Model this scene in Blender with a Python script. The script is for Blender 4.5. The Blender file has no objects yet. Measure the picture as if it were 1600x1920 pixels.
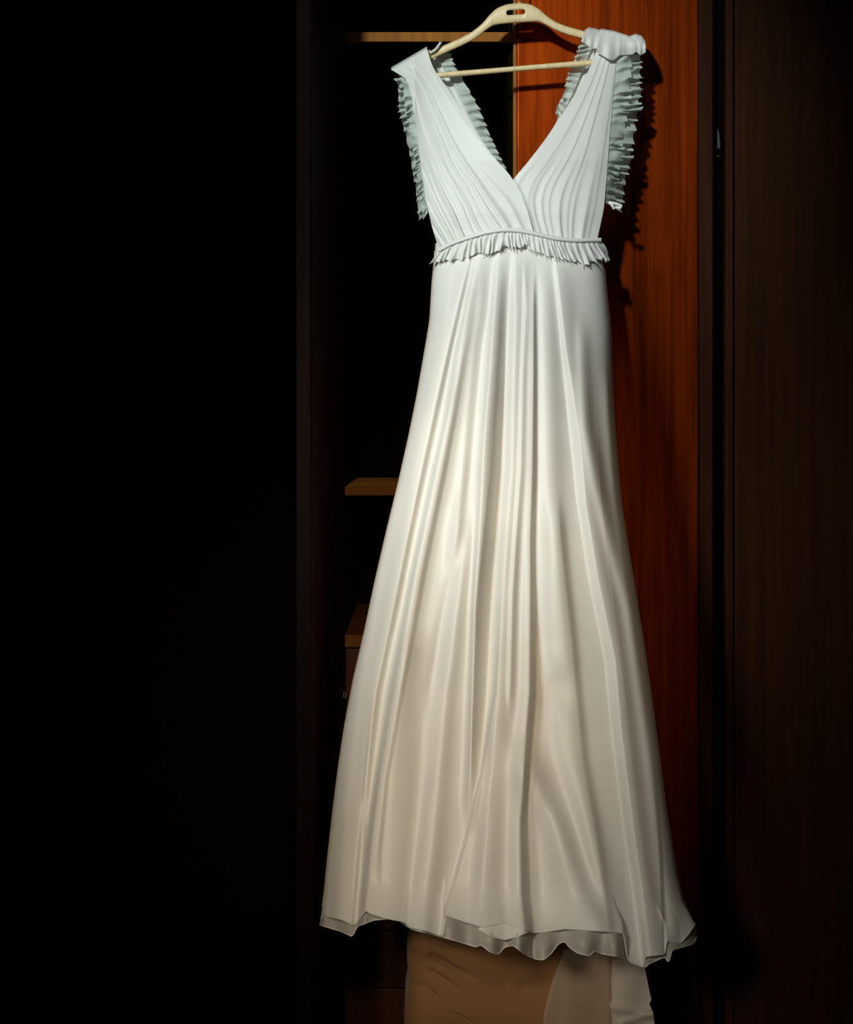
import bpy, math
import numpy as np
C = bpy.context.scene
COL = C.collection

# ---------------------------------------------------------------- camera, light, exposure
F = 3495.0          # focal length in pixels of the 1600 x 1920 frame
EYE = 1.30          # lens height (m); the lens is 3 m in front of the hanging plane
CAMY = -3.0
cam = bpy.data.cameras.new('camera')
cam.sensor_fit = 'HORIZONTAL'; cam.sensor_width = 36.0
cam.lens = 36.0 * F / 1600.0
cam.shift_y = -160.0 / 1600.0
co = bpy.data.objects.new('camera', cam); COL.objects.link(co)
co.location = (0, CAMY, EYE); co.rotation_euler = (math.pi / 2, 0, 0)
C.camera = co

w = bpy.data.worlds.new('dim_room'); C.world = w; w.use_nodes = True
w.node_tree.nodes['Background'].inputs[0].default_value = (0.5, 0.45, 0.4, 1)
w.node_tree.nodes['Background'].inputs[1].default_value = 0.001


def spot(name, loc, target, watts, color, angle, blend, radius):
    from mathutils import Vector
    l = bpy.data.lights.new(name, 'SPOT')
    l.energy = watts; l.color = color; l.spot_size = math.radians(angle)
    l.spot_blend = blend; l.shadow_soft_size = radius
    o = bpy.data.objects.new(name, l); COL.objects.link(o)
    o.location = loc
    o.rotation_euler = (Vector(target) - Vector(loc)).to_track_quat('-Z', 'Y').to_euler()
    return o


spot('ceiling_spot', (-0.74, -2.6, 2.80), (0.17, 0.0, 1.86), 310, (0.92, 1.0, 0.96), 19, 1.0, 0.08)
spot('side_fill_spot', (-1.45, -2.10, 1.95), (0.05, -0.1, 1.29), 315, (0.95, 1.0, 0.96), 23, 1.0, 0.3)  # added lamp, lights the dress from the left; no floor lamp stands here
spot('warm_fill_spot', (-0.08, -2.8, 2.0), (-0.10, -0.1, 0.98), 150, (1.0, 0.76, 0.50), 25, 1.0, 0.15)  # added warm fill for the shelf, drawers and lower dress; no table lamp
spot('low_fill_spot', (-0.85, -2.6, 1.55), (0.16, -0.25, 0.52), 120, (1.0, 0.91, 0.78), 17, 1.0, 0.2)  # added low fill to brighten the hem; no reading lamp here

C.view_settings.view_transform = 'Standard'
C.view_settings.look = 'None'
C.view_settings.gamma = 1.0
C.view_settings.use_curve_mapping = False
C.view_settings.exposure = 0.0


# ---------------------------------------------------------------- helpers
def P(px, py, y):
    """world point at depth y seen at photograph position px, py"""
    px = np.asarray(px, float); py = np.asarray(py, float); y = np.asarray(y, float)
    D = y - CAMY
    return np.stack(np.broadcast_arrays((px - 800) * D / F, y, EYE - (py - 800) * D / F), -1)


def X(px, y): return (px - 800) * (y - CAMY) / F
def Z(py, y): return EYE - (py - 800) * (y - CAMY) / F


def interp(pts, t):
    a = np.array(pts, float)
    return np.interp(t, a[:, 0], a[:, 1])


def curve(pts, t):
    """point on a polyline at fraction t of its length, softened"""
    a = np.array(pts, float)
    s = np.r_[0, np.cumsum(np.hypot(*np.diff(a, axis=0).T))]; s /= s[-1]
    out = 0
    ws = ((-.03, .25), (0, .5), (.03, .25))
    for d, wt in ws:
        tt = np.clip(t + d * np.minimum(1, np.minimum(t, 1 - t) / .03), 0, 1)
        out = out + wt * np.stack([np.interp(tt, s, a[:, 0]), np.interp(tt, s, a[:, 1])], -1)
    return out


def smooth(e0, e1, x):
    t = np.clip((x - e0) / (e1 - e0), 0, 1); return t * t * (3 - 2 * t)


def root(name, label, cat, loc):
    o = bpy.data.objects.new(name, None); COL.objects.link(o)
    o.location = loc; o.empty_display_size = 0.1
    o['label'] = label; o['category'] = cat
    return o


def base_of(parent):
    while parent.parent: parent = parent.parent
    return np.array(parent.location)


def mesh(name, verts, faces, mat, parent=None, sm=False, label=None, loc=(0, 0, 0)):
    v = np.asarray(verts, float).reshape(-1, 3)
    off = base_of(parent) if parent else np.array(loc, float)
    me = bpy.data.meshes.new(name)
    me.from_pydata((v - off).tolist(), [], [list(map(int, f)) for f in faces])
    me.update()
    if sm: me.polygons.foreach_set('use_smooth', [True] * len(me.polygons))
    me.materials.append(mat)
    o = bpy.data.objects.new(name, me); COL.objects.link(o)
    if parent: o.parent = parent
    else: o.location = loc
    if label: o['label'] = label
    return o


def grid_faces(n, m, off=0, wrap=False):
    f = []
    for i in range(n - 1):
        for j in range(m - 1 + (1 if wrap else 0)):
            k = (j + 1) % m
            f.append((off + i * m + j, off + i * m + k, off + (i + 1) * m + k, off + (i + 1) * m + j))
    return f


def sheet(name, pts, mat, parent, label=None):
    n, m = pts.shape[:2]
    return mesh(name, pts, grid_faces(n, m), mat, parent, True, label)


def box_vf(x0, x1, y0, y1, z0, z1, bev=0.0):
    """box with small chamfers on every edge"""
    import bmesh
    bm = bmesh.new(); bmesh.ops.create_cube(bm, size=1)
    for v in bm.verts:
        v.co.x = x0 if v.co.x < 0 else x1
        v.co.y = y0 if v.co.y < 0 else y1
        v.co.z = z0 if v.co.z < 0 else z1
    if bev: bmesh.ops.bevel(bm, geom=bm.edges[:], offset=bev, segments=2, affect='EDGES', profile=0.6)
    bm.verts.ensure_lookup_table(); bm.verts.index_update()
    V = [tuple(v.co) for v in bm.verts]; Fc = [[v.index for v in f.verts] for f in bm.faces]
    bm.free(); return V, Fc


def box(name, x0, x1, y0, y1, z0, z1, mat, parent=None, bev=0.0015, label=None, loc=(0, 0, 0)):
    V, Fc = box_vf(x0, x1, y0, y1, z0, z1, bev)
    return mesh(name, V, Fc, mat, parent, False, label, loc)


def tube_vf(path, r, n=12, cap=True):
    path = np.asarray(path, float); N = len(path)
    r = np.broadcast_to(np.asarray(r, float), (N,))
    T = np.gradient(path, axis=0); T /= np.linalg.norm(T, axis=1)[:, None] + 1e-12
    up = np.array([0, 1, 0.0]) if abs(T[0][1]) < .9 else np.array([1.0, 0, 0])
    V = []
    for i in range(N):
        a = up - T[i] * np.dot(up, T[i]); a /= np.linalg.norm(a); b = np.cross(T[i], a); up = a
        th = np.arange(n) * 2 * math.pi / n
        V.append(path[i] + r[i] * (np.cos(th)[:, None] * a + np.sin(th)[:, None] * b))
    V = np.array(V).reshape(-1, 3); Fc = grid_faces(N, n, 0, True)
    if cap: Fc += [list(range(n))[::-1], list(range((N - 1) * n, N * n))]
    return V, Fc


# ---------------------------------------------------------------- materials
def new_mat(name):
    m = bpy.data.materials.new(name); m.use_nodes = True
    nt = m.node_tree; b = nt.nodes['Principled BSDF']
    return m, nt, b


def wood(name, dark, light, rough=.45, metallic=0.0, scale=1.0, spec=.5):
    m, nt, b = new_mat(name)
    tc = nt.nodes.new('ShaderNodeTexCoord'); mp = nt.nodes.new('ShaderNodeMapping')
    mp.inputs['Scale'].default_value = (30 * scale, 30 * scale, 1.1 * scale)
    n = nt.nodes.new('ShaderNodeTexNoise'); n.inputs['Scale'].default_value = 2.2
    n.inputs['Detail'].default_value = 7; n.inputs['Roughness'].default_value = .62
    n.inputs['Distortion'].default_value = .5
    r = nt.nodes.new('ShaderNodeValToRGB')
    r.color_ramp.elements[0].position = .30; r.color_ramp.elements[0].color = (*dark, 1)
    r.color_ramp.elements[1].position = .68; r.color_ramp.elements[1].color = (*light, 1)
    bp = nt.nodes.new('ShaderNodeBump'); bp.inputs['Strength'].default_value = .08; bp.inputs['Distance'].default_value = .002
    L = nt.links.new
    L(tc.outputs['Object'], mp.inputs['Vector']); L(mp.outputs[0], n.inputs['Vector'])
    L(n.outputs['Fac'], r.inputs['Fac']); L(r.outputs[0], b.inputs['Base Color'])
    L(n.outputs['Fac'], bp.inputs['Height']); L(bp.outputs[0], b.inputs['Normal'])
    b.inputs['Roughness'].default_value = rough; b.inputs['Metallic'].default_value = metallic
    b.inputs['Specular IOR Level'].default_value = spec
    return m


def cloth(name, color, translucent=.25, sheer=0.0, rough=.5, weave=900, bump=.05, back=None):
    m, nt, b = new_mat(name)
    L = nt.links.new
    tc = nt.nodes.new('ShaderNodeTexCoord')
    n = nt.nodes.new('ShaderNodeTexNoise'); n.inputs['Scale'].default_value = weave; n.inputs['Detail'].default_value = 2
    n2 = nt.nodes.new('ShaderNodeTexNoise'); n2.inputs['Scale'].default_value = 9; n2.inputs['Detail'].default_value = 3
    L(tc.outputs['Object'], n.inputs['Vector']); L(tc.outputs['Object'], n2.inputs['Vector'])
    r = nt.nodes.new('ShaderNodeValToRGB')
    r.color_ramp.elements[0].position = .3; r.color_ramp.elements[0].color = (*[c * .93 for c in color], 1)
    r.color_ramp.elements[1].position = .7; r.color_ramp.elements[1].color = (*color, 1)
    L(n2.outputs['Fac'], r.inputs['Fac']); L(r.outputs[0], b.inputs['Base Color'])
    bp = nt.nodes.new('ShaderNodeBump'); bp.inputs['Strength'].default_value = bump; bp.inputs['Distance'].default_value = .0006
    L(n.outputs['Fac'], bp.inputs['Height']); L(bp.outputs[0], b.inputs['Normal'])
    b.inputs['Roughness'].default_value = rough
    b.inputs['Specular IOR Level'].default_value = .35
    b.inputs['Sheen Weight'].default_value = .12
    tr = nt.nodes.new('ShaderNodeBsdfTranslucent'); tr.inputs['Color'].default_value = (*color, 1)
    mx = nt.nodes.new('ShaderNodeMixShader'); mx.inputs[0].default_value = translucent
    L(b.outputs[0], mx.inputs[1]); L(tr.outputs[0], mx.inputs[2])
    out = nt.nodes['Material Output']
    last = mx
    if sheer:
        tp = nt.nodes.new('ShaderNodeBsdfTransparent')
        ms = nt.nodes.new('ShaderNodeMixShader'); ms.inputs[0].default_value = sheer
        L(mx.outputs[0], ms.inputs[1]); L(tp.outputs[0], ms.inputs[2]); last = ms
    L(last.outputs[0], out.inputs['Surface'])
    return m


def plain(name, color, rough=.5, metallic=0.0, noise=.1, scale=20, spec=.5):
    m, nt, b = new_mat(name)
    tc = nt.nodes.new('ShaderNodeTexCoord')
    n = nt.nodes.new('ShaderNodeTexNoise'); n.inputs['Scale'].default_value = scale; n.inputs['Detail'].default_value = 4
    r = nt.nodes.new('ShaderNodeValToRGB')
    r.color_ramp.elements[0].color = (*[c * (1 - noise) for c in color], 1)
    r.color_ramp.elements[1].color = (*[min(1, c * (1 + noise)) for c in color], 1)
    nt.links.new(tc.outputs['Object'], n.inputs['Vector']); nt.links.new(n.outputs['Fac'], r.inputs['Fac'])
    nt.links.new(r.outputs[0], b.inputs['Base Color'])
    b.inputs['Roughness'].default_value = rough; b.inputs['Metallic'].default_value = metallic
    b.inputs['Specular IOR Level'].default_value = spec
    return m


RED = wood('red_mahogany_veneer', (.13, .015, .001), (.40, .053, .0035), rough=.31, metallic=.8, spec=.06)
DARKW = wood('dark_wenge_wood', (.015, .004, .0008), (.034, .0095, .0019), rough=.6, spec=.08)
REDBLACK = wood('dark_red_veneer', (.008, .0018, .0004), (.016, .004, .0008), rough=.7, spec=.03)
BLACKW = wood('shade_black_wood', (.0025, .0008, .0003), (.005, .0016, .0006), rough=.7, spec=.04)  # near-black base stands in for the deep shade on the open door
BROWNW = wood('brown_wardrobe_wood', (.03, .008, .0025), (.055, .016, .005), rough=.55, spec=.12)
INNER = wood('shaded_interior_wood', (.002, .001, .0006), (.004, .002, .001), rough=.8, spec=.03)  # near-black base carries the shade inside the wardrobe
SHELFW = wood('honey_shelf_edge', (.22, .075, .009), (.34, .13, .018), rough=.5, spec=.08)
HANGW = wood('pale_beech', (.62, .47, .24), (.78, .63, .37), rough=.4, scale=2.5)
STEEL = plain('polished_steel', (.8, .86, .84), .22, 1.0, .03)
BRASS = plain('dull_brass', (.22, .18, .11), .4, 1.0)
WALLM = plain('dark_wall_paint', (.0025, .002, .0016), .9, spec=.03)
FLOORM = wood('dark_floor_boards', (.03, .014, .006), (.07, .034, .014), rough=.5)
CHIFF = cloth('ivory_chiffon', (.80, .80, .76), .13, .03, .42)
BOD = cloth('ivory_crepe', (.80, .81, .78), .18, 0, .48)
SHEER = cloth('sheer_chiffon', (.78, .75, .68), .35, .22, .4)
LINING = cloth('champagne_lining', (.62, .47, .31), .2, 0, .4)
LACE = cloth('ruffle_organza', (.66, .74, .68), .3, .08, .5, weave=400, bump=.2)
TAN = cloth('tan_slipcover', (.26, .125, .042), .05, 0, .75, weave=700, bump=.15)

# ---------------------------------------------------------------- room
def struct(name, *a, **k):
    o = box(name, *a, **k); o['kind'] = 'structure'; return o


struct('floor', -3.0, 3.0, -4.2, 0.80, -.05, 0.0, FLOORM, bev=0)
struct('ceiling', -3.0, 3.0, -4.2, 0.80, 3.0, 3.05, WALLM, bev=0)
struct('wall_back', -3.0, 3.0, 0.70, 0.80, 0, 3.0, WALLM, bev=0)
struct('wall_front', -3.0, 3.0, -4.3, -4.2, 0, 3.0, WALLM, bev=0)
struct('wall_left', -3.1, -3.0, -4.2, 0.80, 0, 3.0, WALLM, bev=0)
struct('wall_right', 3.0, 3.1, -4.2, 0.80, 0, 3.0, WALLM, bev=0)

# ---------------------------------------------------------------- wardrobe
YF = 0.09                                           # plane of the closed door faces
wd = root('wardrobe', 'tall dark reddish-brown wooden wardrobe standing open behind the hanging dress', 'wardrobe',
          (0.2, 0.38, 0.0))
xl = X(645, YF); xp0 = X(963, YF); xp1 = X(969.5, YF); xd0 = X(970.5, YF); xd1 = X(1310, YF)
xs1 = X(1376, YF); xr0 = X(1379, YF); xr1 = X(1760, YF)
ztop = Z(-230, YF); zdoor = Z(-75, YF)
YB = YF + .022
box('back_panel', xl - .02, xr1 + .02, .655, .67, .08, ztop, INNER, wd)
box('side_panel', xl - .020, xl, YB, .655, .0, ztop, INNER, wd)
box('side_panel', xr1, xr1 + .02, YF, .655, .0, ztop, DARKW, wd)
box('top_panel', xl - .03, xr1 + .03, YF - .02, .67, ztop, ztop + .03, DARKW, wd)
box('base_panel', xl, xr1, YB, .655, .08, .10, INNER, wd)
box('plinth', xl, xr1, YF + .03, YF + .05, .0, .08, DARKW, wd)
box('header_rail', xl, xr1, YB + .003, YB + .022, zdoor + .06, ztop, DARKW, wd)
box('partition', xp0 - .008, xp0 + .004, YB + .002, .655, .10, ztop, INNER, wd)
box('partition_edge', xp0, xp1, YF + .002, YB + .001, .10, zdoor, SHELFW, wd, .001, 'pale edge strip beside the red door')
# shelves
HONEY = wood('lit_honey_shelf_board', (.55, .25, .045), (.70, .35, .07), rough=.6, spec=.15)  # raised base colour carries the light on the middle shelf's top
def shelf(py_top, py_bot, m1, m2, txt):
    s = box('shelf', xl + .001, xp0 - .009, YB + .004, .654, Z(py_bot, YB), Z(py_top, YB), m1, wd)
    box('shelf_edge', xl + .001, xp1, YB - .008, YB + .0035, Z(py_bot, YB - .008), Z(py_top, YB - .008), m2, s, .001, txt)
shelf(60, 78, INNER, SHELFW, 'honey coloured front edge')
BROWNE = wood('brown_edge_baked_light', (.09, .032, .007), (.14, .055, .013), rough=.6, spec=.06)  # darker brown carries the shade on the middle shelf edge; drawer top shares it
shelf(912, 929, HONEY, BROWNE, 'front edge with its shade put into a darker brown')
# drawers
zt = Z(1190, YB)
box('drawer_top', xl + .001, xp0 - .009, YB - .006, .654, Z(1213, YB), zt, BROWNE, wd)
ed = [1216, 1322, 1428, 1534, 1640, 1746, 1853, 1960, 2080]
for a, b in zip(ed[:-1], ed[1:]):
    box('drawer', xl + .002, xp0 - .010, YB - .004, YB + .35, Z(b - 3, YB), Z(a, YB), BROWNW, wd, .002)
# closed doors
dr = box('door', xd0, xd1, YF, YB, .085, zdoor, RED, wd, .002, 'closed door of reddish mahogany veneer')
st = box('door_stile', xd1 + .001, X(1338, YF), YF + .004, YB + .01, .085, zdoor, DARKW, wd)
box('door_stile', X(1362, YF), xs1, YF + .003, YB + .01, .085, zdoor, DARKW, wd)
bg = box('stile_groove', X(1338, YF), X(1362, YF), YB + .012, YB + .03, .085, zdoor, INNER, wd)
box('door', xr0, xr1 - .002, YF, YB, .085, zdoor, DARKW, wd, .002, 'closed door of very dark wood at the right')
# slim polished catch in the groove beside the red door: a tapered blade and a screw head
yb = YF + .001
bl = [(1346, 240), (1349, 250), (1351, 268), (1350.5, 278), (1345.5, 278), (1345, 262)]
V = np.r_[P([p[0] for p in bl], [p[1] for p in bl], yb), P([p[0] for p in bl], [p[1] for p in bl], YB + .013)]
k = len(bl)
la = mesh('latch', V, [list(range(k))[::-1], list(range(k, 2 * k))] + [(i, (i + 1) % k, k + (i + 1) % k, k + i) for i in range(k)],
          STEEL, bg, False, 'slim polished steel catch')
c0 = P(1348, 292.5, yb)
V, Fc = tube_vf([c0, c0 + [0, .006, 0], c0 + [0, .012, 0], c0 + [0, .0315, 0]], [.0012, .0028, .0028, .0028], 12)
mesh('screw', V, Fc, STEEL, bg, True)
# left door, swung open towards the room, hung on the left side panel
V, Fc = box_vf(-.282, 0, 0, .022, .085, zdoor, .002)
V = np.array(V); ca, sa = math.cos(math.radians(83)), math.sin(math.radians(83))
hx, hy = xl - .003, YF - .004
Vw = np.stack([hx + V[:, 0] * ca - V[:, 1] * sa * 1.0, hy + V[:, 0] * sa + V[:, 1] * ca - .003, V[:, 2]], -1)
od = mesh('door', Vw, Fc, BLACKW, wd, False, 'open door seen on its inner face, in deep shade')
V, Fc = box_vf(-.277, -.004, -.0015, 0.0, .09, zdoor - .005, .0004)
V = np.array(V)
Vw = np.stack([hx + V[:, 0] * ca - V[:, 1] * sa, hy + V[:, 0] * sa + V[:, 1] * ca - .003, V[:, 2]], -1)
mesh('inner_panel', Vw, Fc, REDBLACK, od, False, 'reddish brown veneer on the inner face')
for py in (1304, 1784):
    hz = Z(py, YF)
    V, Fc = tube_vf([(xl + .0035, YF + .004, hz + s) for s in (-.006, -.0055, .0055, .006)], [.0015, .0032, .0032, .0015], 12)
    V2, F2 = box_vf(xl - .001, xl + .003, YF + .004, YF + .02, hz - .005, hz + .005, .0005)
    V = np.r_[V, np.array(V2)]; Fc = Fc + [[i + len(V) - len(V2) for i in f] for f in F2]
    mesh('hinge', V, Fc, BRASS, od, False, 'small metal hinge')

# ---------------------------------------------------------------- hanger
YH = 0.030
hg = root('clothes_hanger', 'pale wooden clothes hanger holding the white dress at the top', 'hanger', tuple(P(975, 130, YH)))
top = [(738, 124), (770, 112), (800, 99), (830, 86), (860, 73), (885, 60), (905, 44), (918, 28), (932, 15), (950, 8), (975, 5),
       (996, 8), (1012, 17), (1026, 30), (1042, 41), (1062, 49), (1095, 58), (1130, 69), (1165, 80), (1192, 90)]
bot = [(742, 136), (775, 126), (806, 113), (836, 99), (866, 86), (892, 73), (910, 58), (925, 48), (938, 45.5), (955, 44), (975, 42.5),
       (994, 41.5), (1010, 40.5), (1024, 47), (1040, 56), (1060, 64), (1094, 73), (1128, 84), (1162, 95), (1190, 104)]
t = np.linspace(0, 1, 90)
def pline(pts, t):
    a = np.array(pts, float); i = np.linspace(0, 1, len(a))
    out = 0
    for d, wt in ((-.012, .25), (0, .5), (.012, .25)):
        tt = np.clip(t + d, 0, 1); out = out + wt * np.stack([np.interp(tt, i, a[:, 0]), np.interp(tt, i, a[:, 1])], -1)
    return out
tp, bt = pline(top, t), pline(bot, t)
mid = (tp + bt) / 2
# body: closed section around the outline, split in the middle by a real slot
def hanger_body():
    import bmesh
    sec = 16
    V = []
    for i in range(len(t)):
        for q in range(sec):
            th = 2 * math.pi * q / sec
            cz, cy = math.cos(th), math.sin(th)
            f = abs(cz) ** .6 * (1 if cz > 0 else -1); g = abs(cy) ** .6 * (1 if cy > 0 else -1)
            p = mid[i] + (tp[i] - bt[i]) / 2 * f
            V.append(P(p[0], p[1], YH - .0065 * g))
    Fc = grid_faces(len(t), sec, 0, True) + [list(range(sec))[::-1], list(range((len(t) - 1) * sec, len(t) * sec))]
    return V, Fc
V, Fc = hanger_body()
hb = mesh('body', V, Fc, HANGW, hg, True)
# the slot, cut through with a boolean and applied
sl = []
for q in range(24):
    th = 2 * math.pi * q / 24
    cx = 967.5 + (13 if math.cos(th) > 0 else -13) + 4.8 * math.cos(th)
    cy_ = 23 - (cx - 967.5) * .07 + 4.6 * math.sin(th)
    sl.append((cx, cy_))
a = np.array(sl)
Vc = np.r_[P(a[:, 0], a[:, 1], YH - .03), P(a[:, 0], a[:, 1], YH + .03)]
n = len(sl)
cut = mesh('cutter', Vc, [list(range(n)), list(range(n, 2 * n))[::-1]] + [(i, n + i, n + (i + 1) % n, (i + 1) % n) for i in range(n)], HANGW, hg)
import bmesh as _b
bmx = _b.new(); bmx.from_mesh(cut.data); _b.ops.recalc_face_normals(bmx, faces=bmx.faces); bmx.to_mesh(cut.data); bmx.free()
bmx = _b.new(); bmx.from_mesh(hb.data); _b.ops.recalc_face_normals(bmx, faces=bmx.faces); bmx.to_mesh(hb.data); bmx.free()
md = hb.modifiers.new('slot', 'BOOLEAN'); md.object = cut; md.operation = 'DIFFERENCE'; md.solver = 'EXACT'
bpy.context.view_layer.update()
dg = bpy.context.evaluated_depsgraph_get()
nm = bpy.data.meshes.new_from_object(hb.evaluated_get(dg))
hb.modifiers.clear(); hb.data = nm; bpy.data.objects.remove(cut)
# trouser bar
pts = P(np.array([806, 830, 900, 975, 1050, 1118, 1140]), np.array([143.5, 140.5, 135, 128.5, 122.5, 117.5, 116]), YH)
V, Fc = tube_vf(pts, np.array([5.5, 5.5, 5.2, 5.0, 5.4, 6.2, 6.2]) * 3 / F, 14)
tb = mesh('trouser_bar', V, Fc, HANGW, hg, True)
for (xa, ya, xb, yb2) in ((806, 110, 810, 146), (1136, 84, 1137, 120)):
    V, Fc = tube_vf(P(np.array([xa, (xa + xb) / 2, xb]), np.array([ya, (ya + yb2) / 2, yb2]), YH), .004, 10)
    mesh('bar_post', V, Fc, HANGW, hg, True)
# wire hook going up and over the top of the closed door
zt0 = P(975, 8, YH)
cz = zdoor + .006
path = [zt0, zt0 + [0, 0, .02]]
path += [np.array([zt0[0], YH, cz - .0])]
r_ = (YB + .012 - YH) / 2
for q in np.linspace(0, math.pi, 12)[1:]:
    path.append(np.array([zt0[0], YH + r_ - r_ * math.cos(q), cz + r_ * .8 * math.sin(q)]))
path.append(path[-1] + [0, 0, -.012])
V, Fc = tube_vf(path, .0016, 10)
mesh('hook', V, Fc, STEEL, hg, True, 'thin metal hook')

# ---------------------------------------------------------------- gown
gw = root('wedding_dress', 'long ivory sleeveless wedding dress with pleated bodice, ruffled armholes and flowing skirt', 'dress',
          tuple(P(950, 1760, -.2)))
Lsil = [(430, 818), (490, 815), (530, 811), (600, 807), (660, 797), (740, 783), (810, 769), (900, 749), (990, 727), (1085, 705), (1180, 685),
        (1270, 664), (1360, 647), (1440, 635), (1520, 625), (1600, 616), (1680, 608), (1735, 599), (1830, 594)]
Rsil = [(430, 1128), (490, 1132), (540, 1137), (620, 1145), (700, 1148), (780, 1152), (870, 1159), (940, 1165), (1020, 1177), (1100, 1190),
        (1180, 1203), (1260, 1215), (1340, 1226), (1420, 1237), (1500, 1247), (1570, 1258), (1640, 1269), (1690, 1282), (1732, 1305), (1830, 1312)]
def yc(py): return interp([(430, -.015), (700, -.03), (1200, -.10), (1750, -.215), (1830, -.225)], py)
def bd(py): return interp([(430, .050), (700, .058), (1200, .062), (1830, .058)], py)
def spread(s): return np.sqrt(np.clip(1 - np.abs(s) ** 2.6, 0, 1))

# folds of the skirt: (points y,x), left width, right width, height in mm
FO = [
    ([(480, 880), (505, 875), (630, 845), (755, 817), (880, 790), (1000, 764), (1110, 742), (1300, 702), (1480, 680), (1600, 666), (1740, 655)], 22, 9, 9),
    ([(480, 897), (505, 892), (605, 872), (667, 860), (780, 842), (892, 819), (1075, 781), (1172, 764), (1299, 741), (1455, 716), (1586, 699), (1709, 686)], 9, 20, 10),
    ([(480, 936), (605, 926), (705, 919), (830, 908), (1010, 900), (1140, 892), (1299, 888), (1433, 884), (1500, 880)], 8, 22, 12),
    ([(480, 969), (605, 966), (730, 962), (880, 961), (945, 955), (1075, 947), (1200, 940), (1299, 936), (1345, 932), (1455, 925), (1586, 912), (1740, 900)], 12, 26, 9),
    ([(500, 985), (580, 986), (705, 981), (880, 977), (1010, 968), (1110, 962), (1299, 957)], 5, 8, 3.5),
    ([(520, 1000), (700, 1000), (880, 998), (1010, 994), (1107, 994), (1299, 992), (1433, 981), (1542, 974), (1674, 976), (1750, 984)], 16, 6, 8),
    ([(500, 1022), (655, 1028), (805, 1032), (977, 1036), (1107, 1040), (1250, 1050)], 22, 24, 7),
    ([(480, 1044), (655, 1064), (730, 1076), (855, 1093), (945, 1101), (1091, 1125), (1237, 1156), (1367, 1167), (1564, 1192), (1674, 1208), (1790, 1222)], 10, 26, 8),
    ([(940, 1045), (1010, 1050), (1107, 1060), (1205, 1071), (1299, 1079), (1433, 1092), (1560, 1115), (1740, 1140)], 20, 9, 5),
    ([(600, 1090), (800, 1100), (912, 1121), (1026, 1150), (1140, 1182), (1300, 1205), (1411, 1221), (1600, 1243), (1740, 1268)], 13, 16, 5),
    ([(940, 870), (1033, 866), (1140, 855), (1237, 845), (1299, 836), (1455, 822), (1586, 809), (1695, 797), (1760, 792)], 20, 18, 9),
    ([(1180, 770), (1299, 760), (1400, 752), (1499, 744), (1674, 731), (1740, 728)], 20, 24, 8),
    ([(1400, 985), (1468, 1000), (1564, 1045), (1674, 1085), (1740, 1115)], 30, 24, 11),
    ([(1300, 1050), (1420, 1063), (1560, 1105), (1740, 1165)], 16, 20, 5),
    ([(540, 953), (605, 952), (730, 947), (880, 940), (1075, 921), (1299, 908), (1411, 899)], 13, 13, -6),
    ([(600, 905), (760, 890), (900, 880), (1000, 868), (1172, 832), (1299, 812)], 12, 12, -5),
    ([(1500, 1012), (1620, 1016), (1740, 1018)], 16, 18, -6),
    ([(900, 728), (1100, 700), (1300, 668), (1500, 645), (1735, 628)], 14, 12, 5),
    ([(700, 1140), (900, 1155), (1200, 1196), (1500, 1238), (1700, 1268)], 12, 12, 3),
    ([(500, 842), (600, 828), (760, 795), (900, 765)], 26, 16, 6),
    ([(500, 908), (620, 898), (760, 884), (900, 870), (1040, 852)], 11, 10, 3.5),
]


# broad overlapping panels: (left edge, right edge, edge softness left / right in px, height in mm, top y)
PL = [
    ([(1050, 940), (1200, 934), (1299, 927), (1345, 918), (1455, 901), (1586, 870), (1713, 834), (1800, 820)],
     [(1050, 1003), (1299, 1001), (1433, 990), (1542, 984), (1674, 988), (1745, 995.5), (1800, 998)], 5, 5, 15, 1050),
    ([(1280, 701), (1480, 684), (1600, 682), (1706, 676), (1800, 668)], [(1280, 800), (1499, 786), (1709, 766), (1800, 760)], 6, 26, 9, 1250),
    ([(1280, 836), (1499, 800), (1709, 772), (1800, 765)], [(1280, 880), (1500, 862), (1709, 815), (1800, 800)], 9, 30, 7, 1300),
    ([(600, 1046), (760, 1066), (945, 1087), (1091, 1109), (1237, 1138), (1367, 1151), (1564, 1176), (1674, 1192), (1793, 1206), (1830, 1210)],
     [(600, 1200), (1830, 1500)], 6, 20, 7, 600),
    ([(1400, 1224), (1600, 1240), (1764, 1246.5), (1830, 1249)], [(1400, 1500), (1830, 1600)], 5, 20, -7, 1350),
    ([(560, 884), (700, 858), (892, 808), (1172, 754), (1299, 730), (1455, 706), (1600, 690)],
     [(560, 899), (667, 873), (780, 853), (892, 832), (1075, 795), (1172, 778), (1299, 754), (1455, 726), (1600, 712)], 5, 6, 5, 560),
    ([(560, 924), (880, 901), (1140, 886), (1299, 882), (1433, 880)], [(560, 944), (700, 939), (880, 928), (1010, 912), (1140, 897), (1299, 892), (1433, 887)], 4, 8, 6, 520),
]


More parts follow.
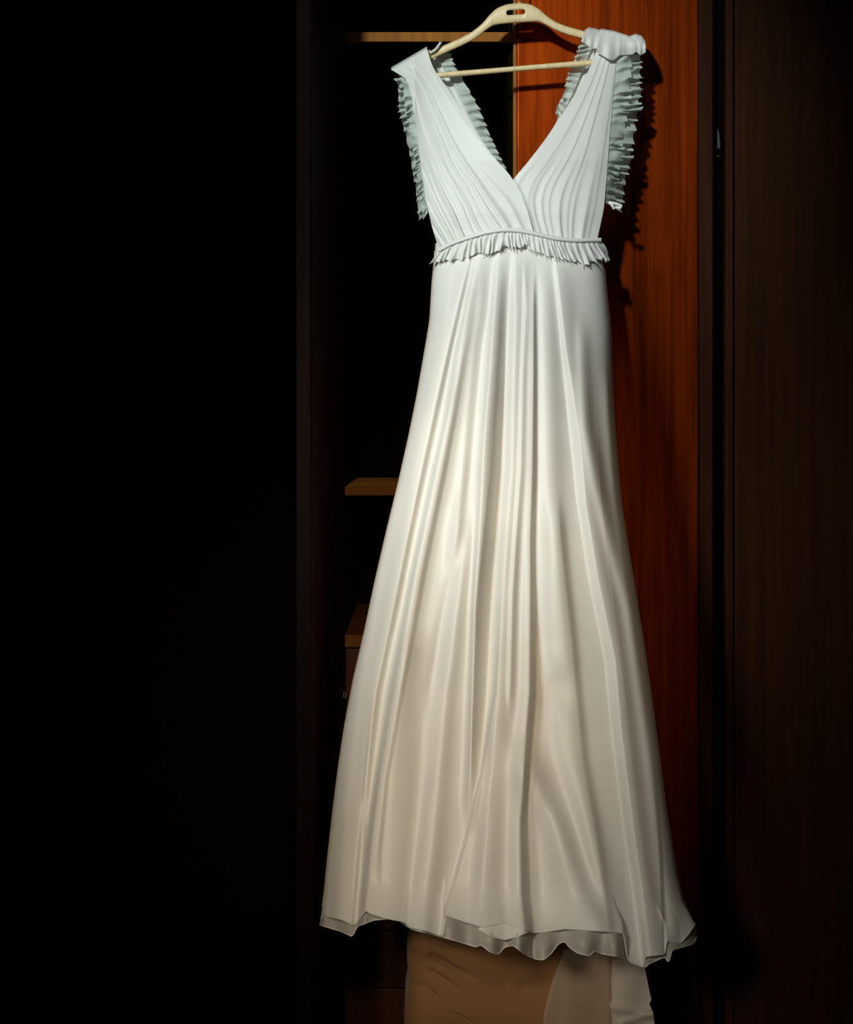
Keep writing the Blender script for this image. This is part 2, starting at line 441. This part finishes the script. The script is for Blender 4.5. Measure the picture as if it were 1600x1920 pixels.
def folds(px, py):
    H = np.zeros_like(px)
    for lp, rp, sl_, sr_, amp, y0 in PL:
        a, b = np.array(lp, float), np.array(rp, float)
        xl_ = np.interp(py, a[:, 0], a[:, 1]); xr_ = np.interp(py, b[:, 0], b[:, 1])
        end = a[-1, 0]
        env = smooth(y0, y0 + 280, py) * (1 - smooth(end - 20, end + 90, py) * (end < 1790))
        H += amp * .001 * env * smooth(-sl_, sl_, px - xl_) * (1 - smooth(-sr_, sr_, px - xr_))
    for pts, wl, wr, amp in FO:
        a = np.array(pts, float)
        xc = np.interp(py, a[:, 0], a[:, 1])
        gro = interp([(480, .8), (900, 1.0), (1300, 1.15), (1750, 1.35)], py)
        env = smooth(a[0, 0] - 30, a[0, 0] + 60, py) * (1 - smooth(a[-1, 0] - 30, a[-1, 0] + 70, py))
        d = px - xc
        g = np.where(d < 0, np.exp(-np.abs(d / (wl * gro)) ** 2.2), np.exp(-np.abs(d / (wr * gro)) ** 2.0))
        H += amp * .0016 * interp([(480, .45), (700, .8), (1000, 1.0), (1750, 1.25)], py) * env * g
    return H


hem1 = [(594, 1728), (606, 1714), (612, 1718), (640, 1724), (664, 1735), (669, 1728), (684, 1707), (692, 1712), (720, 1721), (753, 1727), (760, 1729),
        (770, 1738), (800, 1745), (832, 1756), (835, 1714), (870, 1727), (905, 1738), (940, 1731), (970, 1737), (994, 1745), (997, 1749), (1020, 1747),
        (1060, 1741), (1120, 1745), (1170, 1749), (1173, 1798), (1190, 1806), (1204, 1814), (1207, 1793), (1245, 1789), (1248, 1764), (1275, 1768),
        (1290, 1752), (1305, 1731), (1312, 1728)]
hem2 = [(594, 1732), (612, 1738), (640, 1746), (663, 1757), (668, 1738), (700, 1725), (740, 1722), (757, 1732), (772, 1742), (835, 1758), (895, 1776),
        (901, 1770), (918, 1784), (935, 1790), (945, 1776), (962, 1772), (985, 1790), (1002, 1798), (1018, 1800), (1033, 1788), (1046, 1770), (1060, 1764),
        (1064, 1774), (1082, 1787), (1106, 1793), (1110, 1782), (1130, 1789), (1157, 1793), (1165, 1797), (1205, 1815), (1212, 1808), (1250, 1819),
        (1247, 1792), (1255, 1782), (1298, 1770), (1303, 1762), (1312, 1740)]
hem2 = sorted(hem2)
_x1 = np.arange(590, 1316, 1.0); _y1 = interp(hem1, _x1); _k1 = np.hanning(9)[1:-1]; _k1 /= _k1.sum()
hem1 = list(zip(_x1, np.convolve(np.pad(_y1, 3, 'edge'), _k1, 'valid')))
_x = np.arange(590, 1316, 1.5); _y = interp(hem2, _x); _k = np.hanning(11)[1:-1]; _k /= _k.sum()
_y = np.convolve(np.pad(_y, 4, 'edge'), _k, 'valid')
hem2 = list(zip(_x, _y))


def skirt_sheet(ncol, nrow, hem, front=True, b_mul=1.0, fold_mul=1.0, ytop=456, grow=0.0, flare=.026, wav=None, y_shift=0, fix=False):
    s = np.linspace(-1, 1, ncol)
    # even steps in angle near the rims
    s = np.sin(s * math.pi / 2) * .5 + s * .5
    v = np.linspace(0, 1, nrow)
    hx = interp(Lsil, 1740) + (interp(Rsil, 1740) - interp(Lsil, 1740)) * (s + 1) / 2
    yh = interp(hem, hx) + y_shift
    V, S = np.meshgrid(v, s, indexing='ij')
    py = ytop + (yh[None, :] - ytop) * V
    l = interp(Lsil, py) - grow; r = interp(Rsil, py) + grow
    px = l + (r - l) * (S + 1) / 2
    e = spread(S)
    sign = -1 if front else 1
    y = yc(py) + sign * bd(py) * b_mul * e
    if front: y -= folds(px, py) * fold_mul * np.minimum(1, e * 1.6)
    fl = np.clip((py - (yh[None, :] - 85)) / 85, 0, 1) ** 2
    if fix:
        fl = np.clip((py - (interp(hem1, hx)[None, :] - 85)) / 85, 0, 1.3) ** 2; y += .004
    y += sign * flare * fl * (.35 + .65 * e)
    if wav is not None: y += wav(px, py, S, fl)
    return P(px, py, y), px, py, y


# outer skirt, front and back
pts, px, py, yy = skirt_sheet(460, 330, hem1)
fr = sheet('skirt', pts, CHIFF, gw)
hempts = pts[-1]
V, Fc = tube_vf(hempts + [0, -.0006, 0], .0010, 6)
mesh('rolled_hem', V, Fc, BOD, fr, True, 'thin rolled edge of the front skirt')
pb, *_ = skirt_sheet(160, 90, [(590, 1722), (1320, 1728)], front=False, b_mul=.55,
                     wav=lambda px, py, S, fl: .004 * np.sin(S * 34) * smooth(500, 1200, py) * spread(S))
sheet('skirt_back', pb, CHIFF, gw)
# underside of the wide middle flute, seen where its hem curls open
tq = np.linspace(0, 1, 40)
up = curve([(903, 1737), (922, 1734), (942, 1731), (968, 1736), (994, 1744.5)], tq)
lo = curve([(896, 1742), (920, 1754), (946, 1762), (970, 1756), (994, 1746)], tq)
lens = []
for q in np.linspace(0, 1, 8):
    c = up + (lo - up) * q
    yl = interp(np.c_[px[-1], yy[-1]], c[:, 0]) + .0012 - .016 * q * np.sin(tq * math.pi)
    lens.append(P(c[:, 0], c[:, 1], yl))
sheet('hem_fold', np.array(lens), CHIFF, fr)
V, Fc = tube_vf(lens[-1] + [0, -.0004, 0], .0010, 6)
mesh('rolled_hem', V, Fc, BOD, fr, True)
# sheer second layer below it
p2, *_ = skirt_sheet(420, 120, hem2, b_mul=.97, fold_mul=.93, ytop=700, flare=.024, fix=True,
                     wav=lambda px, py, S, fl: -.006 * fl * np.sin(px / 9.5 + np.sin(px / 31)))
un = sheet('underskirt', p2, SHEER, gw, label='sheer under layer whose wavy hem shows below the outer skirt')
V, Fc = tube_vf(p2[-1] + [0, -.0005, 0], .0009, 6)
mesh('rolled_hem', V, Fc, CHIFF, un, True)
# lining
pl, *_ = skirt_sheet(160, 90, [(590, 1700), (1320, 1712)], b_mul=.42, fold_mul=.2, ytop=470, grow=1.6, flare=0)
sheet('lining', pl, LINING, gw, label='champagne lining, glimpsed as a thin rim')


# bodice ------------------------------------------------------------
def bod_depth(px, py, back=False):
    """depth of the bodice front: rounded across, deepest at the bust"""
    s = np.clip((px - 972) / 185.0, -1.05, 1.05)
    k = interp([(40, .012), (100, .020), (180, .038), (300, .058), (400, .060), (470, .056)], py)
    return .012 - k * np.sqrt(np.clip(1.12 - s ** 2, 0.02, 2)) * 1.1


def panel(name, outer, inner, nu, nv, pleat, lift, saddle, mat):
    v = np.linspace(0, 1, nv); u = np.linspace(0, 1, nu)
    O, I = curve(outer, v), curve(inner, v)
    V, U = np.meshgrid(v, u, indexing='ij')
    xy = O[:, None, :] * (1 - U[..., None]) + I[:, None, :] * U[..., None]
    y = bod_depth(xy[..., 0], xy[..., 1]) - lift - pleat(U, V)
    pts = P(xy[..., 0], xy[..., 1], y)
    # saddle over the hanger to the back
    pre = []
    for q in np.linspace(1, .12, 8):
        yq = y[0] + (saddle - y[0]) * q
        rise = np.sin(q * math.pi) * 5 * np.ones(nu)
        pre.append(P(xy[0, :, 0], xy[0, :, 1] - rise, yq))
    pts = np.concatenate([np.array(pre), pts])
    return sheet(name, pts, mat, gw)


def ridges(q, cs):
    h = 0
    for c, wl, wr, a in cs:
        d = q - c
        h = h + a * np.where(d < 0, np.exp(-np.abs(d / wl) ** 2), np.exp(-np.abs(d / wr) ** 1.6))
    return h


def pleatL(U, V):
    q = U - .30 * V ** 1.6 + .018 * np.sin(V * 5 + U * 7) + .006 * np.sin(V * 17 + U * 11)
    h = ridges(q, [(.08, .10, .02, 3.0), (.30, .13, .025, 4.5), (.49, .11, .03, 4.0), (.86, .24, .10, 4)])
    h2 = ridges(q, [(-.26, .03, .010, 4), (-.205, .04, .012, 5.5), (-.12, .07, .012, 5), (-.06, .03, .012, 3), (.02, .07, .014, 5.5), (.14, .07, .02, 3.5),
                    (.23, .03, .015, 3), (.40, .10, .018, 4), (.47, .03, .02, 2.5), (.60, .06, .03, 2.5)])
    return .001 * (h * (.6 + .4 * V) + 1.5 * h2 * smooth(.42, .92, V)) * smooth(0, .10, V)


def pleatR(U, V):
    q = U + .05 * np.sin(V * 3 + 1) + .010 * np.sin(V * 9 + U * 6)
    h = ridges(q, [(.10, .02, .16, 2.5), (.36, .02, .12, 3.2), (.55, .015, .07, 2.6), (.78, .03, .16, 2.5)])
    h2 = ridges(q, [(.17, .03, .06, 4.5), (.30, .02, .05, 3), (.44, .02, .08, 4.5), (.63, .02, .04, 3), (.72, .02, .09, 3.5), (.93, .03, .05, 3)])
    return .00065 * (h * (.5 + .3 * V) + h2 * smooth(.5, .95, V)) * smooth(0, .08, V)


Lo = [(734, 131), (762, 147), (772, 175), (780, 235), (789, 305), (798, 370), (810, 425), (824, 470)]
Li = [(801, 92), (812, 128), (836, 160), (850, 184), (882, 232), (922, 290), (956, 327), (978, 362), (992, 402), (1003, 446)]
Ro = [(1188, 74), (1158, 106), (1151, 170), (1144, 250), (1138, 330), (1133, 390), (1119, 455)]
Ri = [(1128, 58), (1115, 108), (1094, 152), (1060, 206), (1021, 264), (986, 309), (962, 336), (950, 372), (962, 410), (985, 450)]
panel('bodice_front', Ro, Ri, 130, 170, pleatR, .0, YH + .024, BOD)
panel('bodice_front', Lo, Li, 150, 170, pleatL, .007, YH + .024, BOD)


def back_panel(outer, inner):
    v = np.linspace(0, 1, 60); u = np.linspace(0, 1, 30)
    O, I = curve(outer, v), curve(inner, v)
    xy = O[:, None, :] * (1 - u[None, :, None]) + I[:, None, :] * u[None, :, None]
    y = YH + .024 + .004 * np.sin(u * 22)[None, :] * np.ones((60, 1))
    y = y - .03 * smooth(.6, 1, v)[:, None]
    return sheet('bodice_back', P(xy[..., 0], xy[..., 1], y), BOD, gw)


Bi_l = [(806, 93), (822, 110), (846, 150), (880, 215), (912, 275), (938, 327), (950, 360), (985, 440)]
Bi_r = [(1122, 62), (1098, 105), (1080, 150), (1060, 195), (1035, 245), (1000, 310), (975, 350), (965, 440)]
back_panel([(738, 130), (775, 175), (790, 300), (826, 462)], Bi_l)
back_panel([(1186, 76), (1150, 170), (1138, 320), (1120, 445)], Bi_r)


# ruffles -----------------------------------------------------------
def ruffle(name, base, outer, d0, d1, n, amp, seed, ext=1.0, tilt=0.0, parent=None, mat=None, nt=None, label=None, jag=.10, loose=.6):
    rng = np.random.RandomState(seed)
    nt = nt or n * 14; nw = 12
    t = np.linspace(0, 1, nt); wv = np.linspace(0, 1, nw)
    A, B = curve(base, t), curve(outer, t)
    # irregular gathers
    steps = .35 + 1.3 * rng.rand(n + 1); ph = np.interp(t * n, np.arange(n + 1), np.r_[0, np.cumsum(steps[:n])]) / steps[:n].sum() * n * 2 * math.pi
    per = rng.rand(n + 3) * (.6 + loose) + .3
    am = np.interp(t * n, np.arange(n + 3), per)
    wob = np.interp(t * n, np.arange(n + 3), rng.randn(n + 3))
    T, W = np.meshgrid(t, wv, indexing='ij')
    PH = ph[:, None] + (.6 + loose) * W * wob[:, None]
    wave = np.sin(PH) + .35 * np.sin(2 * PH + 1.1) + .45 * np.sin(.37 * PH + 5 * W + seed)
    ln = ext * (1 + jag * (.7 * np.sin(ph + 1.0) + .7 * wob))
    xy = A[:, None, :] + (B - A)[:, None, :] * (W * ln[:, None])[..., None]
    tan = np.gradient(B, axis=0); tan /= np.linalg.norm(tan, axis=1)[:, None] + 1e-9
    pit = np.hypot(*(B[-1] - B[0])) / n
    xy = xy + tan[:, None, :] * (pit * .33 * np.cos(PH) * W * am[:, None] + tilt * W)[..., None]
    dd0 = d0(A[:, 0], A[:, 1]) if callable(d0) else d0
    dd1 = d1(B[:, 0], B[:, 1]) if callable(d1) else d1
    y = (dd0 + np.zeros(nt))[:, None] * (1 - W) + (dd1 + np.zeros(nt))[:, None] * W - amp * am[:, None] * wave * (.15 + .85 * W ** .7)
    return sheet(name, P(xy[..., 0], xy[..., 1], y), mat or LACE, parent or gw, label)


# armholes: two tiers each
Lr_out = [(736, 140), (745, 165), (750, 215), (760, 250), (770, 300), (778, 345), (786, 405)]
Lr_in = [(770, 142), (775, 175), (782, 235), (791, 305), (799, 365), (803, 398)]
def dL(px, py): return bod_depth(px, py) + .004
ra = ruffle('armhole_ruffle', Lr_in, Lr_out, dL, lambda a, b: bod_depth(a, b) + .012, 18, .0080, 3, 1.0, 5)
ruffle('ruffle_tier', Lr_in, Lr_out, lambda a, b: bod_depth(a, b) - .001, lambda a, b: bod_depth(a, b) + .0, 16, .0060, 11, .62, 4, parent=ra)
Rr_out = [(1205, 92), (1203, 130), (1200, 190), (1190, 255), (1180, 310), (1172, 345), (1166, 388)]
Rr_in = [(1158, 106), (1152, 170), (1145, 250), (1139, 330), (1136, 380)]
rb = ruffle('armhole_ruffle', Rr_in, Rr_out, dL, lambda a, b: bod_depth(a, b) + .010, 19, .0080, 5, 1.0, 3)
ruffle('ruffle_tier', Rr_in, Rr_out, lambda a, b: bod_depth(a, b) - .002, lambda a, b: bod_depth(a, b) - .004, 17, .0060, 17, .60, 3, parent=rb)
# back neckline
ruffle('neckline_ruffle', [(812, 92), (822, 112), (848, 152), (876, 212), (908, 272), (936, 330)],
       [(838, 86), (852, 120), (868, 150), (897, 198), (918, 250), (954, 326)], YH + .018, YH + .014, 17, .0048, 8, 1.0, 4)
ruffle('neckline_ruffle', [(1125, 62), (1102, 108), (1085, 150), (1065, 195), (1048, 225)],
       [(1092, 72), (1082, 102), (1066, 136), (1058, 170), (1040, 216)], YH + .018, YH + .014, 12, .0045, 9, 1.0, -3)
# shoulder pieces over the right end of the hanger
def flap(name, topl, botl, d, n, seed):
    rng = np.random.RandomState(seed)
    t = np.linspace(0, 1, 60); W = np.linspace(0, 1, 26)
    A, B = curve(topl, t), curve(botl, t)
    rows = []
    for q in np.linspace(1, .2, 6):
        rows.append(P(A[:, 0], A[:, 1] - 3 * np.sin(q * math.pi), d + (YH + .022 - d) * q))
    for wq in W:
        xy = A + (B - A) * wq
        yq = bod_depth(xy[:, 0], xy[:, 1]) - .012 - .004 * math.sin(wq * math.pi) - .0018 * wq * np.sin(t * n * 6.28 + seed) + (d - (bod_depth(A[:, 0], A[:, 1]) - .012)) * (1 - wq) ** 2
        rows.append(P(xy[:, 0], xy[:, 1], yq))
    return sheet(name, np.array(rows), BOD, gw)


flap('shoulder_flap', [(1126, 57), (1150, 60), (1175, 68), (1192, 76)],
     [(1118, 96), (1130, 104), (1142, 111), (1152, 113), (1160, 104), (1172, 103), (1186, 102), (1200, 94)], -.004, 3.3, 2)
flap('shoulder_flap', [(1178, 72), (1192, 66), (1204, 70), (1211, 80)],
     [(1184, 88), (1194, 98), (1202, 104), (1211, 98)], .0, 2.4, 5)
flap('shoulder_flap', [(1096, 60), (1104, 54), (1116, 56), (1126, 59)],
     [(1090, 78), (1100, 84), (1112, 92), (1121, 90)], .006, 2.1, 7)
# ribbon loops
def ribbon(path, y0, wpx, name='ribbon_loop'):
    a = np.array(path, float); t = np.linspace(0, 1, 24); c = curve(path, t)
    tn = np.gradient(c, axis=0); tn /= np.linalg.norm(tn, axis=1)[:, None] + 1e-9
    nr = np.stack([-tn[:, 1], tn[:, 0]], -1)
    rows = [P((c + nr * k * wpx)[:, 0], (c + nr * k * wpx)[:, 1], y0 - .0015 * math.cos(k * 2.5) - .002 * np.sin(t * 3.1)) for k in (-1, -.5, 0, .5, 1)]
    return sheet(name, np.array(rows), BOD, gw)
ribbon([(1142, 378), (1148, 384), (1152, 392)], -.030, 2.6)
ribbon([(1146, 380), (1156, 382), (1166, 386), (1163, 391), (1154, 388)], -.032, 2.6)
ribbon([(806, 100), (816, 94), (824, 84), (827, 79)], YH - .012, 2.4)

# waist -------------------------------------------------------------
Wt = [(822, 466), (850, 452), (880, 442), (910, 433), (940, 428), (970, 428.5), (1000, 434), (1040, 444), (1080, 448), (1110, 447), (1128, 447)]
Wb = [(803, 494), (828, 489), (870, 486), (905, 474), (945, 461), (985, 466), (1025, 477), (1050, 486), (1090, 494), (1122, 490), (1146, 476)]
def dW(px, py):
    s = np.clip((px - 974) / 175.0, -1, 1)
    return -.015 - .064 * np.sqrt(1 - s ** 2 * .93)
tt = np.linspace(0, 1, 140)
cl = curve(Wt, tt)
rows = []
for th in np.linspace(0, 2 * math.pi, 13):
    rows.append(P(cl[:, 0], cl[:, 1] + 3.0 - 4.0 * np.cos(th), dW(cl[:, 0], cl[:, 1]) - .003 - .003 * np.sin(th)))
wb = sheet('waistband', np.array(rows), BOD, gw)
ruffle('waist_ruffle', [(x, y + 6) for x, y in Wt], Wb, lambda a, b: dW(a, b) - .002, lambda a, b: dW(a, b) - .001, 34, .0024, 21, 1.0, 0, mat=BOD, jag=.14, loose=.7)

# ---------------------------------------------------------------- ottoman below the dress
ot = root('ottoman', 'tan fabric-covered ottoman with creased cover standing just below the dress hem', 'ottoman',
          tuple([X(990, -.03), -.03, 0.0]))
yf0, yb0 = -.150, .075
def creases(a, z):
    """small relief of the loose cover: pulled creases at the upper left"""
    h = 0
    for (u0, z0, sl, ln, wd_, am) in ((.03, 1752, .36, .22, 5, 3.0), (.02, 1775, .50, .28, 6, 3.2), (.02, 1800, .62, .22, 6, 2.8), (.02, 1828, .9, .14, 6, 2.4),
                                      (.0, 1850, 1.1, .10, 7, 2.2), (.18, 1895, .55, .10, 3, 2.0), (.62, 1880, .3, .22, 4, 1.8), (.45, 1850, -.1, .3, 14, 1.5)):
        zc = z0 + sl * (a - u0) * 455
        d = z - zc
        h = h - 1.9 * am * np.exp(-(d / wd_) ** 2) * smooth(u0 - .02, u0 + .03, a) * (1 - smooth(u0 + ln * .5, u0 + ln, a))
    return h
na, nz = 220, 130
xa, xb = 766, 1222
rows = []
zs = np.r_[np.linspace(1728, 1745, 12), np.linspace(1747, 1960, 90), np.linspace(1970, 2290, 14)]
# outline ring: front with rounded corners, sides, back
ring = []
r = .035
x0, x1 = X(xa, yf0), X(xb, yf0)
th = np.linspace(0, math.pi / 2, 14)
fx = np.linspace(x0 + r, x1 - r, na)
for f in fx: ring.append((f, yf0, 0, -1, (f - x0) / (x1 - x0)))
for q in th[1:]: ring.append((x1 - r + r * math.sin(q), yf0 + r - r * math.cos(q), math.sin(q), -math.cos(q), 1))
for q in np.linspace(yf0 + r, yb0 - r, 12)[1:]: ring.append((x1, q, 1, 0, 1))
for q in th[1:]: ring.append((x1 - r + r * math.cos(q), yb0 - r + r * math.sin(q), math.cos(q), math.sin(q), 1))
for f in np.linspace(x1 - r, x0 + r, 20)[1:]: ring.append((f, yb0, 0, 1, .5))
for q in th[1:]: ring.append((x0 + r - r * math.sin(q), yb0 - r + r * math.cos(q), -math.sin(q), math.cos(q), 0))
for q in np.linspace(yb0 - r, yf0 + r, 12)[1:]: ring.append((x0, q, -1, 0, 0))
for q in th[1:-1]: ring.append((x0 + r - r * math.cos(q), yf0 + r - r * math.sin(q), -math.cos(q), -math.sin(q), 0))
ring = np.array(ring)
cx, cy_ = (x0 + x1) / 2, (yf0 + yb0) / 2
zc_ = Z(zs, yf0)
V = []
for i, zpx in enumerate(zs):
    z = max(0.0, zc_[i])
    edge = max(0.0, 1 - (zpx - 1728) / 22.0)
    inset = .024 * (1 - math.sqrt(max(0, 1 - edge ** 2)))
    bul = .004 * math.sin((zpx - 1728) * .011) + .002 * math.sin(zpx * .05)
    h = creases(ring[:, 4], zpx) * .001 * (ring[:, 3] <= .1)
    h = h + .002 * np.sin(ring[:, 4] * 9 + zpx * .02)
    d = -inset + bul + h
    V.append(np.stack([ring[:, 0] + ring[:, 2] * d, ring[:, 1] + ring[:, 3] * d, np.full(len(ring), z)], -1))
m_ = len(ring)
V = np.array(V)
# close the top with a shallow cushion crown
tops = []
for k in (.7, .35, .02):
    q = V[0].copy(); q[:, 0] = cx + (q[:, 0] - cx) * k; q[:, 1] = cy_ + (q[:, 1] - cy_) * k; q[:, 2] += .006 * (1 - k); tops.append(q)
Vall = np.concatenate([np.array(tops[::-1]), V])
Fc = grid_faces(len(Vall), m_, 0, True) + [list(range((len(Vall) - 1) * m_, len(Vall) * m_))[::-1], list(range(m_))]
mesh('cover', Vall, Fc, TAN, ot, True)

# the pale end of the underskirt lying over the right of the ottoman: part of the dress
def train():
    n, m = 110, 90
    v = np.linspace(0, 1, n); u = np.linspace(0, 1, m)
    V, U = np.meshgrid(v, u, indexing='ij')
    right = interp([(1780, 1206), (1815, 1209), (1850, 1216), (1872, 1221), (1880, 1217), (1896, 1224), (1925, 1228), (2000, 1230)], 1780 + 190 * v)
    left = interp([(1780, 1060), (1840, 1035), (1900, 1020), (2000, 1018)], 1780 + 190 * v)
    px = left[:, None] + (right - left)[:, None] * U
    py = 1780 + 190 * V
    y = yf0 - .016 - .004 * np.exp(-((px - 1141) / 5) ** 2) - .003 * np.sin(px / 13 + py / 60) * U \
        - .005 * np.exp(-((py - 1885 - (px - 1141) * .18) / 9) ** 2) * smooth(1138, 1150, px) \
        - .005 * np.exp(-((py - 1912 + (px - 1180) * .3) / 8) ** 2) * smooth(1150, 1170, px) \
        - .003 * np.exp(-((px - 1065) / 14) ** 2)
    return P(px, py, y)
SHEER2 = cloth('thin_voile', (.72, .62, .48), .3, .62, .5)
SHEER3 = cloth('folded_voile', (.74, .66, .54), .25, .25, .5)
sheet('train', train(), SHEER2, gw, label='thin pale end of the train hanging over the tan ottoman')
def train_fold():
    T = train(); k = int(90 * .62)
    Q = T[10:, k:].copy(); Q[..., 1] -= .006; return Q
sheet('train', train_fold(), SHEER3, gw, label='doubled paler fold of the train at its right end')
